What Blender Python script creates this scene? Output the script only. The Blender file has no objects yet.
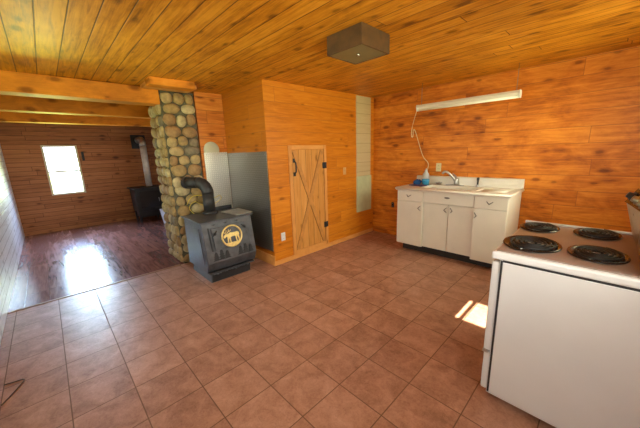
import bpy, bmesh, math, random
from mathutils import Vector, Matrix, noise
random.seed(7)
S = bpy.context.scene
COL = S.collection

# ---------------------------------------------------------------- camera
YAW, PITCH, ROLL = -0.80524, 0.215885, -0.0341047
fw = Vector((math.sin(YAW)*math.cos(PITCH), math.cos(YAW)*math.cos(PITCH), -math.sin(PITCH)))
rt0 = Vector((math.cos(YAW), -math.sin(YAW), 0)); up0 = rt0.cross(fw)
rt = rt0*math.cos(ROLL) + up0*math.sin(ROLL)
up = -rt0*math.sin(ROLL) + up0*math.cos(ROLL)
cd = bpy.data.cameras.new('camera'); cam = bpy.data.objects.new('camera', cd); COL.objects.link(cam)
M4 = Matrix((rt, up, -fw)).transposed().to_4x4(); M4.translation = Vector((0, 0, 1.5))
cam.matrix_world = M4
cd.sensor_width = 36; cd.lens = 280.56/640*36; cd.clip_start = 0.02
S.camera = cam

# ---------------------------------------------------------------- world, sun, daylight, exposure
w = bpy.data.worlds.new('sky'); S.world = w; w.use_nodes = True
wn = w.node_tree.nodes; wn.clear()
bg = wn.new('ShaderNodeBackground'); bg.inputs[0].default_value = (0.80, 0.90, 1.0, 1); bg.inputs[1].default_value = 5.5
wo = wn.new('ShaderNodeOutputWorld'); w.node_tree.links.new(bg.outputs[0], wo.inputs[0])

def light(name, kind, loc, direction, energy, color, size=None, spread=None):
    l = bpy.data.lights.new(name, kind); l.energy = energy; l.color = color
    if kind == 'AREA':
        l.shape = 'RECTANGLE'; l.size, l.size_y = size
        if spread: l.spread = math.radians(spread)
    o = bpy.data.objects.new(name, l); COL.objects.link(o); o.location = loc
    o.rotation_euler = Vector(direction).to_track_quat('-Z', 'Y').to_euler()
    return o, l
o, l = light('sun', 'SUN', (0, -6, 5), (0.0, 1, -0.577), 60.0, (1.0, 0.88, 0.7)); l.angle = 0.006
# daylight entering by the windows (all stand in real openings)
light('daylight_left_window', 'AREA', (-2.75, -0.60, 1.45), (0.1, 1, -0.1), 16, (0.88, 0.95, 1.0), (1.3, 1.1))
light('lawn_bounce_left_window', 'AREA', (-3.1, -0.60, 1.3), (-0.25, 0.55, 1), 18, (0.66, 1.0, 0.12), (0.9, 0.5))
light('daylight_near_window', 'AREA', (0.42, 1.0, 1.55), (-1, 0.15, -0.05), 45, (1.0, 0.93, 0.74), (1.5, 1.2))
light('daylight_window_by_range', 'AREA', (0.42, 3.3, 1.6), (-1, 0.1, -0.1), 34, (1.0, 1.0, 0.62), (1.1, 0.85))
light('daylight_near_side_window', 'AREA', (-0.15, -0.60, 1.45), (0.0, 1, -0.12), 12, (0.82, 0.91, 1.0), (0.35, 1.0))
light('daylight_far_window', 'AREA', (-8.38, 0.32, 1.31), (1, 0, -0.8), 62, (0.40, 0.60, 1.0), (0.5, 0.9), 105)
light('lawn_bounce_far_window', 'AREA', (-8.38, 0.32, 1.2), (1, 0, 0.35), 20, (0.80, 1.0, 0.16), (0.5, 0.7), 110)
light('daylight_far_side_window', 'AREA', (-6.3, 2.68, 1.4), (0, -1, -0.05), 16, (0.85, 0.92, 1.0), (1.4, 1.0))
S.view_settings.view_transform = 'Standard'; S.view_settings.look = 'None'
S.view_settings.gamma = 1; S.view_settings.use_curve_mapping = False
S.view_settings.exposure = 0.0

# ---------------------------------------------------------------- material helpers
class NT:
    def __init__(s, name):
        s.m = bpy.data.materials.new(name); s.m.use_nodes = True
        s.t = s.m.node_tree; s.n = s.t.nodes; s.n.clear()
        s.out = s.n.new('ShaderNodeOutputMaterial'); s.b = s.n.new('ShaderNodeBsdfPrincipled')
        s.t.links.new(s.b.outputs[0], s.out.inputs[0])
    def link(s, a, b): s.t.links.new(a, b)
    def val(s, sock, v):
        if isinstance(v, bpy.types.NodeSocket): s.link(v, sock)
        else: sock.default_value = v
    def math(s, op, a, b=None, c=None, clamp=False):
        n = s.n.new('ShaderNodeMath'); n.operation = op; n.use_clamp = clamp
        s.val(n.inputs[0], a)
        if b is not None: s.val(n.inputs[1], b)
        if c is not None: s.val(n.inputs[2], c)
        return n.outputs[0]
    def coord(s):
        n = s.n.new('ShaderNodeTexCoord'); return n.outputs['Object']
    def sep(s, v):
        n = s.n.new('ShaderNodeSeparateXYZ'); s.link(v, n.inputs[0]); return n.outputs
    def comb(s, x, y, z):
        n = s.n.new('ShaderNodeCombineXYZ')
        for i, v in enumerate((x, y, z)): s.val(n.inputs[i], v)
        return n.outputs[0]
    def noise(s, vec, scale, detail=3, rough=0.55, dist=0.0):
        n = s.n.new('ShaderNodeTexNoise'); s.link(vec, n.inputs['Vector'])
        n.inputs['Scale'].default_value = scale; n.inputs['Detail'].default_value = detail
        n.inputs['Roughness'].default_value = rough; n.inputs['Distortion'].default_value = dist
        return n.outputs['Fac']
    def white(s, vec):
        n = s.n.new('ShaderNodeTexWhiteNoise'); n.noise_dimensions = '3D'; s.link(vec, n.inputs['Vector']); return n.outputs['Value']
    def ramp(s, fac, stops, interp='LINEAR'):
        n = s.n.new('ShaderNodeValToRGB'); s.link(fac, n.inputs[0]); cr = n.color_ramp; cr.interpolation = interp
        while len(cr.elements) < len(stops): cr.elements.new(0.5)
        for e, (p, c) in zip(cr.elements, stops):
            e.position = p; e.color = (*c, 1) if len(c) == 3 else c
        return n.outputs[0]
    def smooth(s, v, a, b, c=0.0, d=1.0):
        n = s.n.new('ShaderNodeMapRange'); n.interpolation_type = 'SMOOTHSTEP'; s.val(n.inputs[0], v)
        for i, q in zip((1, 2, 3, 4), (a, b, c, d)): n.inputs[i].default_value = q
        return n.outputs[0]
    def mix(s, fac, a, b, mode='MIX'):
        n = s.n.new('ShaderNodeMix'); n.data_type = 'RGBA'; n.blend_type = mode; n.clamp_factor = True
        s.val(n.inputs[0], fac)
        for k, v in ((6, a), (7, b)):
            if isinstance(v, tuple): n.inputs[k].default_value = (*v, 1) if len(v) == 3 else v
            else: s.link(v, n.inputs[k])
        return n.outputs[2]
    def bump(s, h, strength=0.3, dist=0.01):
        n = s.n.new('ShaderNodeBump'); n.inputs['Strength'].default_value = strength; n.inputs['Distance'].default_value = dist
        s.link(h, n.inputs['Height']); s.link(n.outputs[0], s.b.inputs['Normal'])
    def fin(s, col, rough=0.5, metal=0.0, spec=None, coat=None):
        s.val(s.b.inputs['Base Color'], (*col, 1) if isinstance(col, tuple) else col)
        s.val(s.b.inputs['Roughness'], rough); s.val(s.b.inputs['Metallic'], metal)
        if spec is not None: s.b.inputs['Specular IOR Level'].default_value = spec
        if coat: s.b.inputs['Coat Weight'].default_value = coat; s.b.inputs['Coat Roughness'].default_value = 0.15
        return s.m

def plain(name, col, rough=0.5, metal=0.0, var=0.08, scale=12, bump=0.0, spec=None):
    """flat paint or metal with a little wear"""
    s = NT(name); v = s.coord(); n = s.noise(v, scale, 4)
    dark = tuple(c*(1-var*1.6) for c in col); lite = tuple(min(1, c*(1+var)) for c in col)
    c = s.ramp(n, [(0.3, dark), (0.7, lite)])
    if bump: s.bump(s.noise(v, scale*6, 3), bump, 0.004)
    return s.fin(c, s.math('ADD', s.math('MULTIPLY', n, 0.12), rough-0.06), metal, spec)

def planks(name, across, along, w, off, dark, mid, lite, gapc, gap=0.004, length=2.4, rough=0.45,
           knots=0.5, contrast=1.0, pvar=0.35, joint=True, blotch=0.0, bump=0.35, warp=0.0, coat=None, spec=0.28):
    """boards: each board its own tone, grain along its length, knots, dark seams"""
    s = NT(name); xyz = s.sep(s.coord()); A = xyz[across]; L = xyz[along]
    third = xyz[3-across-along]
    if warp:
        wv = s.noise(s.comb(L, 0.0, s.math('FLOOR', s.math('DIVIDE', A, w))), 1.3, 2)
        A = s.math('ADD', A, s.math('MULTIPLY', s.math('SUBTRACT', wv, 0.5), warp))
    q = s.math('DIVIDE', s.math('SUBTRACT', A, off), w)
    idx = s.math('FLOOR', q); fr = s.math('SUBTRACT', q, idx)
    r1 = s.white(s.comb(idx, 3.1, 7.7))
    ql = s.math('ADD', s.math('DIVIDE', L, length), s.math('MULTIPLY', r1, 9.37))
    il = s.math('FLOOR', ql); fl = s.math('SUBTRACT', ql, il)
    r2 = s.white(s.comb(idx, il if joint else 1.7, 2.3))
    r3 = s.white(s.comb(idx, il if joint else 1.7, 9.9))
    gv = s.comb(s.math('ADD', s.math('MULTIPLY', A, 1.0/w*2.2), s.math('MULTIPLY', r2, 40)), s.math('ADD', s.math('MULTIPLY', L, 1.1), s.math('MULTIPLY', r3, 31)), s.math('MULTIPLY', third, 2.0))
    g1 = s.noise(gv, 2.2, 5, 0.6, 0.9)
    fine = s.noise(s.comb(s.math('MULTIPLY', A, 160), s.math('MULTIPLY', L, 5), s.math('MULTIPLY', r2, 20)), 1.0, 2)
    # knots
    kv = s.comb(s.math('ADD', s.math('MULTIPLY', A, 6.5), s.math('MULTIPLY', r3, 17)), s.math('ADD', s.math('MULTIPLY', L, 3.3), s.math('MULTIPLY', r2, 23)), 0.0)
    vo = s.n.new('ShaderNodeTexVoronoi'); vo.voronoi_dimensions = '2D'; s.link(kv, vo.inputs['Vector']); vo.inputs['Scale'].default_value = 1.0
    kd = s.math('ADD', vo.outputs['Distance'], s.math('MULTIPLY', s.math('SUBTRACT', s.noise(gv, 6, 2), 0.5), 0.10))
    kcol = s.sep(vo.outputs['Color'])
    ksz = s.math('MULTIPLY', s.math('GREATER_THAN', kcol[0], 1-knots), s.math('ADD', 0.05, s.math('MULTIPLY', kcol[1], 0.09)))
    k = s.math('SUBTRACT', 1.0, s.smooth(s.math('SUBTRACT', kd, ksz), -0.03, 0.035))
    halo = s.math('SUBTRACT', 1.0, s.smooth(s.math('SUBTRACT', kd, ksz), 0.0, 0.16))
    tone = s.math('ADD', s.math('MULTIPLY', s.math('SUBTRACT', g1, 0.5), 1.7*contrast), s.math('MULTIPLY', s.math('SUBTRACT', r2, 0.5), pvar))
    tone = s.math('ADD', tone, s.math('MULTIPLY', s.math('SUBTRACT', fine, 0.5), 0.35*contrast))
    if blotch:
        bl = s.noise(s.comb(s.math('MULTIPLY', A, 3.0), s.math('MULTIPLY', L, 1.6), third), 1.6, 5, 0.65, 0.6)
        tone = s.math('ADD', tone, s.math('MULTIPLY', s.math('SUBTRACT', bl, 0.5), blotch))
    tone = s.math('SUBTRACT', s.math('ADD', tone, 0.55), s.math('MULTIPLY', halo, s.math('MULTIPLY', ksz, 2.4)))
    c = s.ramp(tone, [(0.08, dark), (0.5, mid), (0.92, lite)])
    c = s.mix(s.math('MULTIPLY', k, 0.48), c, tuple(v*0.35 for v in dark))
    e = s.math('MULTIPLY', s.math('MINIMUM', fr, s.math('SUBTRACT', 1.0, fr)), w)
    gm = s.smooth(e, gap*0.35, gap*1.1) if gap else s.math('ADD', 1.0, 0.0)
    if joint:
        e2 = s.math('MULTIPLY', s.math('MINIMUM', fl, s.math('SUBTRACT', 1.0, fl)), length)
        gm = s.math('MINIMUM', gm, s.smooth(e2, gap*0.3, gap*1.0))
    c = s.mix(gm, gapc, c)
    h = s.math('ADD', gm, s.math('MULTIPLY', g1, 0.08))
    s.bump(h, bump, 0.006)
    rr = s.math('ADD', s.math('MULTIPLY', g1, 0.15), rough-0.07)
    return s.fin(c, rr, spec=spec, coat=coat)

# ---------------------------------------------------------------- mesh helpers
class MB:
    def __init__(s): s.b = bmesh.new(); s.mi = 0
    def _faces(s, vs, fs):
        v = [s.b.verts.new(p) for p in vs]; out = []
        for f in fs:
            try:
                q = s.b.faces.new([v[i] for i in f]); q.material_index = s.mi; out.append(q)
            except ValueError: pass
        return out
    def box(s, x0, x1, y0, y1, z0, z1):
        x0, x1 = sorted((x0, x1)); y0, y1 = sorted((y0, y1)); z0, z1 = sorted((z0, z1))
        p = [(x, y, z) for z in (z0, z1) for y in (y0, y1) for x in (x0, x1)]
        s._faces(p, [(0, 2, 3, 1), (4, 5, 7, 6), (0, 1, 5, 4), (2, 6, 7, 3), (0, 4, 6, 2), (1, 3, 7, 5)]); return s
    def hexa(s, p):
        s._faces(p, [(0, 2, 3, 1), (4, 5, 7, 6), (0, 1, 5, 4), (2, 6, 7, 3), (0, 4, 6, 2), (1, 3, 7, 5)]); return s
    def prism(s, poly, axis, a, b):
        """poly in the two other axes (cyclic order), extruded along axis from a to b"""
        def P(u, v, t):
            return {0: (t, u, v), 1: (u, t, v), 2: (u, v, t)}[axis]
        n = len(poly)
        vs = [P(u, v, a) for u, v in poly] + [P(u, v, b) for u, v in poly]
        fs = [tuple(range(n)), tuple(range(2*n-1, n-1, -1))] + [(i, (i+1) % n, n+(i+1) % n, n+i) for i in range(n)]
        s._faces(vs, fs); return s
    def tube(s, pts, r, seg=12, cap=True, closed=False):
        pts = [Vector(p) for p in pts]; n = len(pts)
        rs = r if isinstance(r, (list, tuple)) else [r]*n
        rings = []; ref = None
        for i, p in enumerate(pts):
            if closed: d = (pts[(i+1) % n]-pts[i-1])
            else: d = (pts[min(i+1, n-1)]-pts[max(i-1, 0)])
            d.normalize()
            if ref is None:
                ref = d.orthogonal().normalized()
            ref = (ref - d*ref.dot(d))
            if ref.length < 1e-6: ref = d.orthogonal()
            ref.normalize(); bi = d.cross(ref)
            rings.append([s.b.verts.new(p+(ref*math.cos(2*math.pi*k/seg)+bi*math.sin(2*math.pi*k/seg))*rs[i]) for k in range(seg)])
        m = n if closed else n-1
        for i in range(m):
            A, B = rings[i], rings[(i+1) % n]
            for k in range(seg):
                f = s.b.faces.new((A[k], A[(k+1) % seg], B[(k+1) % seg], B[k])); f.material_index = s.mi; f.smooth = True
        if cap and not closed:
            for rg, fl in ((rings[0], True), (rings[-1], False)):
                f = s.b.faces.new(rg[::-1] if fl else rg); f.material_index = s.mi
        return s
    def lathe(s, prof, c=(0, 0, 0), seg=24, mat=None, sx=1, sy=1):
        """prof: (r, z) pairs"""
        rings = []; mat = mat or Matrix.Identity(3)
        for r, z in prof:
            if r < 1e-6: rings.append([s.b.verts.new(Vector(c)+mat @ Vector((0, 0, z)))])
            else: rings.append([s.b.verts.new(Vector(c)+mat @ Vector((sx*r*math.cos(2*math.pi*k/seg), sy*r*math.sin(2*math.pi*k/seg), z))) for k in range(seg)])
        for A, B in zip(rings, rings[1:]):
            for k in range(seg):
                k2 = (k+1) % seg
                if len(A) == 1 and len(B) == 1: continue
                if len(A) == 1: vs = (A[0], B[k], B[k2])
                elif len(B) == 1: vs = (A[k], A[k2], B[0])
                else: vs = (A[k], A[k2], B[k2], B[k])
                f = s.b.faces.new(vs); f.smooth = True; f.material_index = s.mi
        return s
    def build(s, name, mats, parent=None, bevel=0, seg=2, smooth=False, solid=0):
        bmesh.ops.recalc_face_normals(s.b, faces=s.b.faces)
        me = bpy.data.meshes.new(name); s.b.to_mesh(me); s.b.free()
        for m in (mats if isinstance(mats, (list, tuple)) else [mats]): me.materials.append(m)
        o = bpy.data.objects.new(name, me); COL.objects.link(o)
        if smooth:
            for p in me.polygons: p.use_smooth = True
        if solid:
            md = o.modifiers.new('t', 'SOLIDIFY'); md.thickness = solid
        if bevel:
            md = o.modifiers.new('b', 'BEVEL'); md.width = bevel; md.segments = seg; md.limit_method = 'ANGLE'; md.angle_limit = math.radians(40)
        if parent:
            bpy.context.view_layer.update() if False else None
            o.parent = parent; o.matrix_parent_inverse = base_inv(parent)
        return o

def base_inv(p):
    """inverse of a parent's rest matrix (parents are only ever translated Empties or unmoved meshes)"""
    m = Matrix.Identity(4); q = p
    while q is not None:
        m = Matrix.Translation(q.location) @ m if q.parent is None else m
        q = q.parent
    return m.inverted() if p.parent is None else Matrix.Identity(4)

def thing(name, label, cat, loc=(0, 0, 0), group=None):
    o = bpy.data.objects.new(name, None); COL.objects.link(o); o.location = loc; o.empty_display_size = 0.1
    o['label'] = label; o['category'] = cat
    if group: o['group'] = group
    return o
def tag(o, label, cat, group=None):
    o['label'] = label; o['category'] = cat
    if group: o['group'] = group
    return o
def struct(o, label=None):
    o['kind'] = 'structure'
    if label: o['label'] = label
    return o
def bez(pts, n=10):
    """Catmull-Rom through points"""
    P = [Vector(p) for p in pts]; P = [P[0]*2-P[1]] + P + [P[-1]*2-P[-2]]; out = []
    for i in range(1, len(P)-2):
        for k in range(n):
            t = k/n; a, b, c, d = P[i-1:i+3]
            out.append(0.5*((2*b)+(-a+c)*t+(2*a-5*b+4*c-d)*t*t+(-a+3*b-3*c+d)*t**3))
    out.append(P[-2]); return out

# ---------------------------------------------------------------- materials
OR_D, OR_M, OR_L = (0.30, 0.075, 0.012), (0.60, 0.19, 0.028), (0.80, 0.32, 0.055)
GAP = (0.10, 0.03, 0.01)
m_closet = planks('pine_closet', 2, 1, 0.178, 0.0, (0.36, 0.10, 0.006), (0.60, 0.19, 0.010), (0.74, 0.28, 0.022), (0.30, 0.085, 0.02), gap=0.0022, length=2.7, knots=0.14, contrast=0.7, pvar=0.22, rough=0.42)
m_closet_side = planks('pine_closet_side_shaded', 2, 0, 0.178, 0.0, (0.30, 0.085, 0.006), (0.46, 0.14, 0.010), (0.56, 0.19, 0.018), (0.25, 0.07, 0.02), gap=0.0028, length=1.9, knots=0.22, contrast=0.7, pvar=0.2, rough=0.42)  # closet pine again, the side's shade put in as darker colours
m_sinkwall = planks('pine_sink_wall', 2, 0, 0.178, 0.08, (0.26, 0.06, 0.004), (0.56, 0.155, 0.008), (0.74, 0.26, 0.022), (0.30, 0.08, 0.012), gap=0.003, length=1.9, knots=0.2, contrast=0.75, pvar=0.22, blotch=1.6, rough=0.45, warp=0.012)
m_backwall = planks('pine_back_wall', 2, 1, 0.178, 0.0, OR_D, (0.62, 0.19, 0.028), OR_L, (0.24, 0.07, 0.02), gap=0.0028, length=1.5, knots=0.3, contrast=0.8, rough=0.42)
m_ceiling = planks('pine_ceiling', 1, 0, 0.1405, 0.115, (0.25, 0.080, 0.004), (0.52, 0.185, 0.007), (0.70, 0.29, 0.022), (0.09, 0.03, 0.008), gap=0.0042, length=7.0, knots=0.34, contrast=1.1, pvar=0.25, blotch=1.2, rough=0.5)
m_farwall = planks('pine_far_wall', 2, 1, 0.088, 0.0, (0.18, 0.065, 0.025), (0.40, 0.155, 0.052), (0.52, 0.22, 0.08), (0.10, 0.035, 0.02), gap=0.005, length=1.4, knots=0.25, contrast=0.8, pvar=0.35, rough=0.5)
m_leftwall = planks('pale_boards', 2, 0, 0.118, 0.0, (0.46, 0.40, 0.38), (0.72, 0.70, 0.70), (0.86, 0.86, 0.87), (0.16, 0.11, 0.10), gap=0.005, length=2.2, knots=0.35, contrast=0.9, pvar=0.25, rough=0.30, spec=0.5)  # left wall boards in pale greyish tones
m_beam = planks('pine_beam', 2, 1, 0.9, 0.3, (0.42, 0.13, 0.014), (0.74, 0.26, 0.025), (0.86, 0.36, 0.05), GAP, gap=0.0, length=9, knots=0.3, contrast=0.7, joint=False, rough=0.6, spec=0.15)
m_laminate = planks('dark_laminate', 1, 0, 0.195, -0.204, (0.085, 0.032, 0.026), (0.19, 0.080, 0.062), (0.30, 0.135, 0.10), (0.03, 0.012, 0.01), gap=0.002, length=1.25, rough=0.22, spec=0.5, knots=0.0, contrast=1.0, pvar=0.5, blotch=0.6, bump=0.02)
m_trim = planks('light_pine_trim', 2, 1, 0.9, 0.35, (0.48, 0.18, 0.04), (0.72, 0.33, 0.085), (0.84, 0.44, 0.14), GAP, gap=0.0, length=9, knots=0.25, contrast=0.6, joint=False, rough=0.45)
m_trimv = planks('light_pine_upright', 1, 2, 0.9, 0.35, (0.48, 0.18, 0.04), (0.72, 0.33, 0.085), (0.84, 0.44, 0.14), GAP, gap=0.0, length=9, knots=0.25, contrast=0.6, joint=False, rough=0.45)
m_door = planks('knotty_door_boards', 1, 2, 0.118, 0.075, (0.38, 0.15, 0.03), (0.60, 0.265, 0.055), (0.72, 0.36, 0.10), (0.20, 0.08, 0.02), gap=0.003, length=5, knots=0.35, contrast=0.8, pvar=0.3, joint=False, rough=0.45)
m_panelboard = planks('cream_boards', 2, 1, 0.16, 0.03, (0.42, 0.33, 0.16), (0.56, 0.46, 0.25), (0.64, 0.55, 0.33), (0.28, 0.2, 0.09), gap=0.003, length=9, knots=0.0, contrast=0.35, pvar=0.1, joint=False)
m_greenboard = plain('pale_green_paint', (0.50, 0.56, 0.33), 0.5, var=0.06)
m_white = plain('white_enamel', (0.70, 0.70, 0.69), 0.25, var=0.02, scale=4)
m_sinkwhite = plain('cream_white_enamel', (0.73, 0.68, 0.58), 0.3, var=0.03, scale=5)
m_cream = plain('cream_plastic', (0.72, 0.62, 0.33), 0.4, var=0.03)
m_chrome = plain('chrome', (0.42, 0.41, 0.38), 0.3, 1.0, var=0.04)
m_black = plain('black_iron', (0.02, 0.02, 0.022), 0.5, var=0.2)
m_blackgloss = plain('black_enamel', (0.012, 0.012, 0.013), 0.2, var=0.1)
m_toe = plain('dark_kick', (0.025, 0.016, 0.012), 0.6, var=0.2)
m_stove = plain('grey_black_stove_paint', (0.085, 0.088, 0.10), 0.42, 0.25, var=0.25, scale=9, bump=0.06)
m_pipe = plain('flue_black', (0.035, 0.033, 0.034), 0.5, 0.2, var=0.25, scale=14)
m_relief = plain('dark_relief_iron', (0.018, 0.018, 0.022), 0.5, 0.2, var=0.2)
m_gold = plain('brass', (0.82, 0.62, 0.24), 0.35, 0.55, var=0.1, scale=40)
m_griddle = plain('bare_steel_plate', (0.55, 0.54, 0.50), 0.35, 0.8, var=0.12)
m_steelpipe = plain('bright_steel_flue', (0.85, 0.83, 0.80), 0.3, 0.2, var=0.1)
m_rope = plain('yellow_cord', (0.75, 0.55, 0.06), 0.6, var=0.1)
m_bin = plain('white_plastic', (0.72, 0.72, 0.80), 0.45, var=0.03)
m_boxwood = plain('dark_bronze_shade', (0.095, 0.042, 0.010), 0.6, 0.0, var=0.3, scale=9)
m_shade = plain('frosted_olive_diffuser', (0.17, 0.135, 0.06), 0.4, var=0.1)
m_tubelamp = plain('lamp_tube_white', (0.85, 0.83, 0.74), 0.3, var=0.01)
m_teal = plain('teal_plastic', (0.02, 0.22, 0.42), 0.4, var=0.12)
m_blue = plain('blue_cloth', (0.01, 0.10, 0.34), 0.7, var=0.2, scale=40)
m_navy = plain('navy_mat', (0.05, 0.03, 0.10), 0.6, var=0.1)
m_darkcoil = plain('coil_black', (0.010, 0.009, 0.009), 0.55, 0.0, var=0.2)
m_grout_col = plain('mortar', (0.13, 0.115, 0.075), 0.95, var=0.3, scale=20, bump=0.3)
m_wallwhite = plain('off_white_disc', (0.62, 0.60, 0.42), 0.5, var=0.04)
m_exterior = plain('sun_blocker_boards', (0.35, 0.28, 0.2), 0.8)
m_chain = plain('hanging_wire', (0.25, 0.2, 0.15), 0.5, 0.5)

def stove_top_mat():
    s = NT('stove_top_enamel'); v = s.coord(); n = s.noise(v, 5, 4)
    return s.fin(s.ramp(n, [(0.3, (0.25, 0.19, 0.16)), (0.7, (0.30, 0.235, 0.20))]), 0.3)
m_cooktop = stove_top_mat()
m_console = plain('steel_with_wood_reflection', (0.42, 0.27, 0.17), 0.3, 0.6, var=0.08)  # brown of the mirrored wood put into the steel colour
def glass_mat():
    s = NT('window_glass'); tr = s.n.new('ShaderNodeBsdfTransparent'); gl = s.n.new('ShaderNodeBsdfGlossy'); gl.inputs['Roughness'].default_value = 0.02
    fr = s.n.new('ShaderNodeFresnel'); fr.inputs[0].default_value = 1.45; mx = s.n.new('ShaderNodeMixShader')
    s.link(fr.outputs[0], mx.inputs[0]); s.link(tr.outputs[0], mx.inputs[1]); s.link(gl.outputs[0], mx.inputs[2]); s.link(mx.outputs[0], s.out.inputs[0])
    return s.m
m_glass = glass_mat()
def clearplastic():
    s = NT('milky_plastic'); s.b.inputs['Transmission Weight'].default_value = 0.35
    n = s.noise(s.coord(), 20)
    return s.fin(s.ramp(n, [(0.3, (0.62, 0.63, 0.60)), (0.7, (0.70, 0.72, 0.70))]), 0.3)
m_bottle = clearplastic()

def tile_mat():
    s = NT('terracotta_tile'); xyz = s.sep(s.coord())
    P = 0.3235
    qx = s.math('DIVIDE', s.math('ADD', xyz[0], 0.7445), P); qy = s.math('DIVIDE', s.math('SUBTRACT', xyz[1], 0.188), 0.3215)
    ix = s.math('FLOOR', qx); iy = s.math('FLOOR', qy)
    fx = s.math('SUBTRACT', qx, ix); fy = s.math('SUBTRACT', qy, iy)
    r = s.white(s.comb(ix, iy, 1.3)); r2 = s.white(s.comb(ix, iy, 5.3))
    ex = s.math('MINIMUM', fx, s.math('SUBTRACT', 1.0, fx)); ey = s.math('MINIMUM', fy, s.math('SUBTRACT', 1.0, fy))
    e = s.math('MULTIPLY', s.math('MINIMUM', ex, ey), P)
    g = s.smooth(e, 0.0018, 0.0042)
    tv = s.comb(s.math('ADD', xyz[0], s.math('MULTIPLY', r, 11)), s.math('ADD', xyz[1], s.math('MULTIPLY', r2, 13)), 0.0)
    big = s.noise(tv, 7, 5, 0.6, 0.8); fine = s.noise(tv, 42, 4, 0.65, 1.2)
    t = s.math('ADD', s.math('MULTIPLY', big, 0.65), s.math('MULTIPLY', fine, 0.35))
    t = s.math('ADD', t, s.math('MULTIPLY', s.math('SUBTRACT', r, 0.5), 0.10))
    c = s.ramp(t, [(0.30, (0.24, 0.11, 0.066)), (0.5, (0.42, 0.22, 0.145)), (0.70, (0.56, 0.325, 0.23))])
    vein = s.math('ABSOLUTE', s.math('SUBTRACT', s.noise(tv, 13, 3, 0.6, 2.0), 0.5))
    c = s.mix(s.math('MULTIPLY', s.math('SUBTRACT', 1.0, s.smooth(vein, 0.0, 0.025)), 0.28), c, (0.20, 0.07, 0.045))
    c = s.mix(g, s.mix(s.noise(s.coord(), 1.5, 2), (0.085, 0.04, 0.02), (0.24, 0.13, 0.07)), c)
    s.bump(s.math('ADD', g, s.math('MULTIPLY', t, 0.15)), 0.3, 0.003)
    return s.fin(c, s.math('SUBTRACT', 0.72, s.math('MULTIPLY', g, s.math('ADD', 0.26, s.math('MULTIPLY', fine, 0.12)))))
m_tile = tile_mat()

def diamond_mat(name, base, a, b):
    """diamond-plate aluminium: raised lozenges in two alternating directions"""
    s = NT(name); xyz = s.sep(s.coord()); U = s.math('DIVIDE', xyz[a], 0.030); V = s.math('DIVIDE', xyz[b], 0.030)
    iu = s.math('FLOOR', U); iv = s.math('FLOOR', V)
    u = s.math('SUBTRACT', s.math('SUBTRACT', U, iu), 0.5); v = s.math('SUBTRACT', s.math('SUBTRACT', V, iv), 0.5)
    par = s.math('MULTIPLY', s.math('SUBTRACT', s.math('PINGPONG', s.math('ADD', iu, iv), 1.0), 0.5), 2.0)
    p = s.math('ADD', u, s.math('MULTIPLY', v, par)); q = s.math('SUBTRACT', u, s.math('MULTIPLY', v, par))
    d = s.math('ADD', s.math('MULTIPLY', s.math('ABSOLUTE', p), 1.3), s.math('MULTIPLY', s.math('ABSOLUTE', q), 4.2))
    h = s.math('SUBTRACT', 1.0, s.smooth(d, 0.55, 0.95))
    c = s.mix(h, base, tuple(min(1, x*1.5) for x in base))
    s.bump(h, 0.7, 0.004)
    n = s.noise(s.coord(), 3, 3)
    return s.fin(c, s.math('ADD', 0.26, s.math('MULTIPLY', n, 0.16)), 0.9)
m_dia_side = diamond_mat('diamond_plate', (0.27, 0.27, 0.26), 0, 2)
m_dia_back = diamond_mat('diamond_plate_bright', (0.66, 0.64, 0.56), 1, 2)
stone_mats = [plain('stone_%s' % n, c, 0.75, var=0.22, scale=18, bump=0.15) for n, c in
    (('tan', (0.38, 0.25, 0.10)), ('sand', (0.46, 0.33, 0.15)), ('ochre', (0.34, 0.20, 0.085)), ('grey', (0.22, 0.175, 0.11)), ('pale', (0.52, 0.41, 0.22)))]

# ---------------------------------------------------------------- room shell
CZ = 2.435; XF = -8.3; YL = -0.52; YS = 4.33; XR = 0.36; XC = -3.05; YC = 2.05; XB = -4.13; YFR = 2.62; TH = 0.12
def wall(name, axis, face, out, u0, u1, z0, z1, holes, mat):
    """slab whose room face lies at `face`; `out` (+1/-1) points away from the room; rectangular holes"""
    us = sorted({u0, u1, *[h[0] for h in holes], *[h[1] for h in holes]})
    zs = sorted({z0, z1, *[h[2] for h in holes], *[h[3] for h in holes]})
    m = MB()
    for a, b in zip(us, us[1:]):
        for c, d in zip(zs, zs[1:]):
            um, zm = (a+b)/2, (c+d)/2
            if any(h[0] < um < h[1] and h[2] < zm < h[3] for h in holes): continue
            if axis == 0: m.box(face, face+out*TH, a, b, c, d)
            else: m.box(a, b, face, face+out*TH, c, d)
    bmesh.ops.remove_doubles(m.b, verts=m.b.verts, dist=1e-5)
    return struct(m.build(name, mat))
XT = -4.12
m_lawn = plain('sunlit_lawn', (0.24, 0.30, 0.12), 0.9, var=0.3, scale=3)
struct(MB().box(-60, 40, -50, YL-TH-0.3, -0.35, -0.25).box(-60, XF-TH-0.3, YL-TH-0.3, 50, -0.35, -0.25).box(XR+TH+0.3, 40, YL-TH-0.3, 50, -0.35, -0.25).box(XF-TH-0.3, XR+TH+0.3, YS+TH+0.3, 50, -0.35, -0.25).build('ground', m_lawn), 'lawn outside the house')
struct(MB().box(XT, XR, YL-TH, YS+TH, -0.1, 0).build('floor', m_tile), 'terracotta tile floor of the kitchen')
struct(MB().box(XF-TH, XT, YL-TH, YFR+TH, -0.1, 0).build('floor', m_laminate), 'dark wood laminate floor of the far room')
def cz(y): return 2.350+0.0130*y
struct(MB().hexa([(x, y, cz(y)+h) for h in (0, 0.16) for y in (YL-TH, YS+TH) for x in (XF-TH, XR+TH)]).build('ceiling', m_ceiling), 'knotty pine board ceiling')
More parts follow.
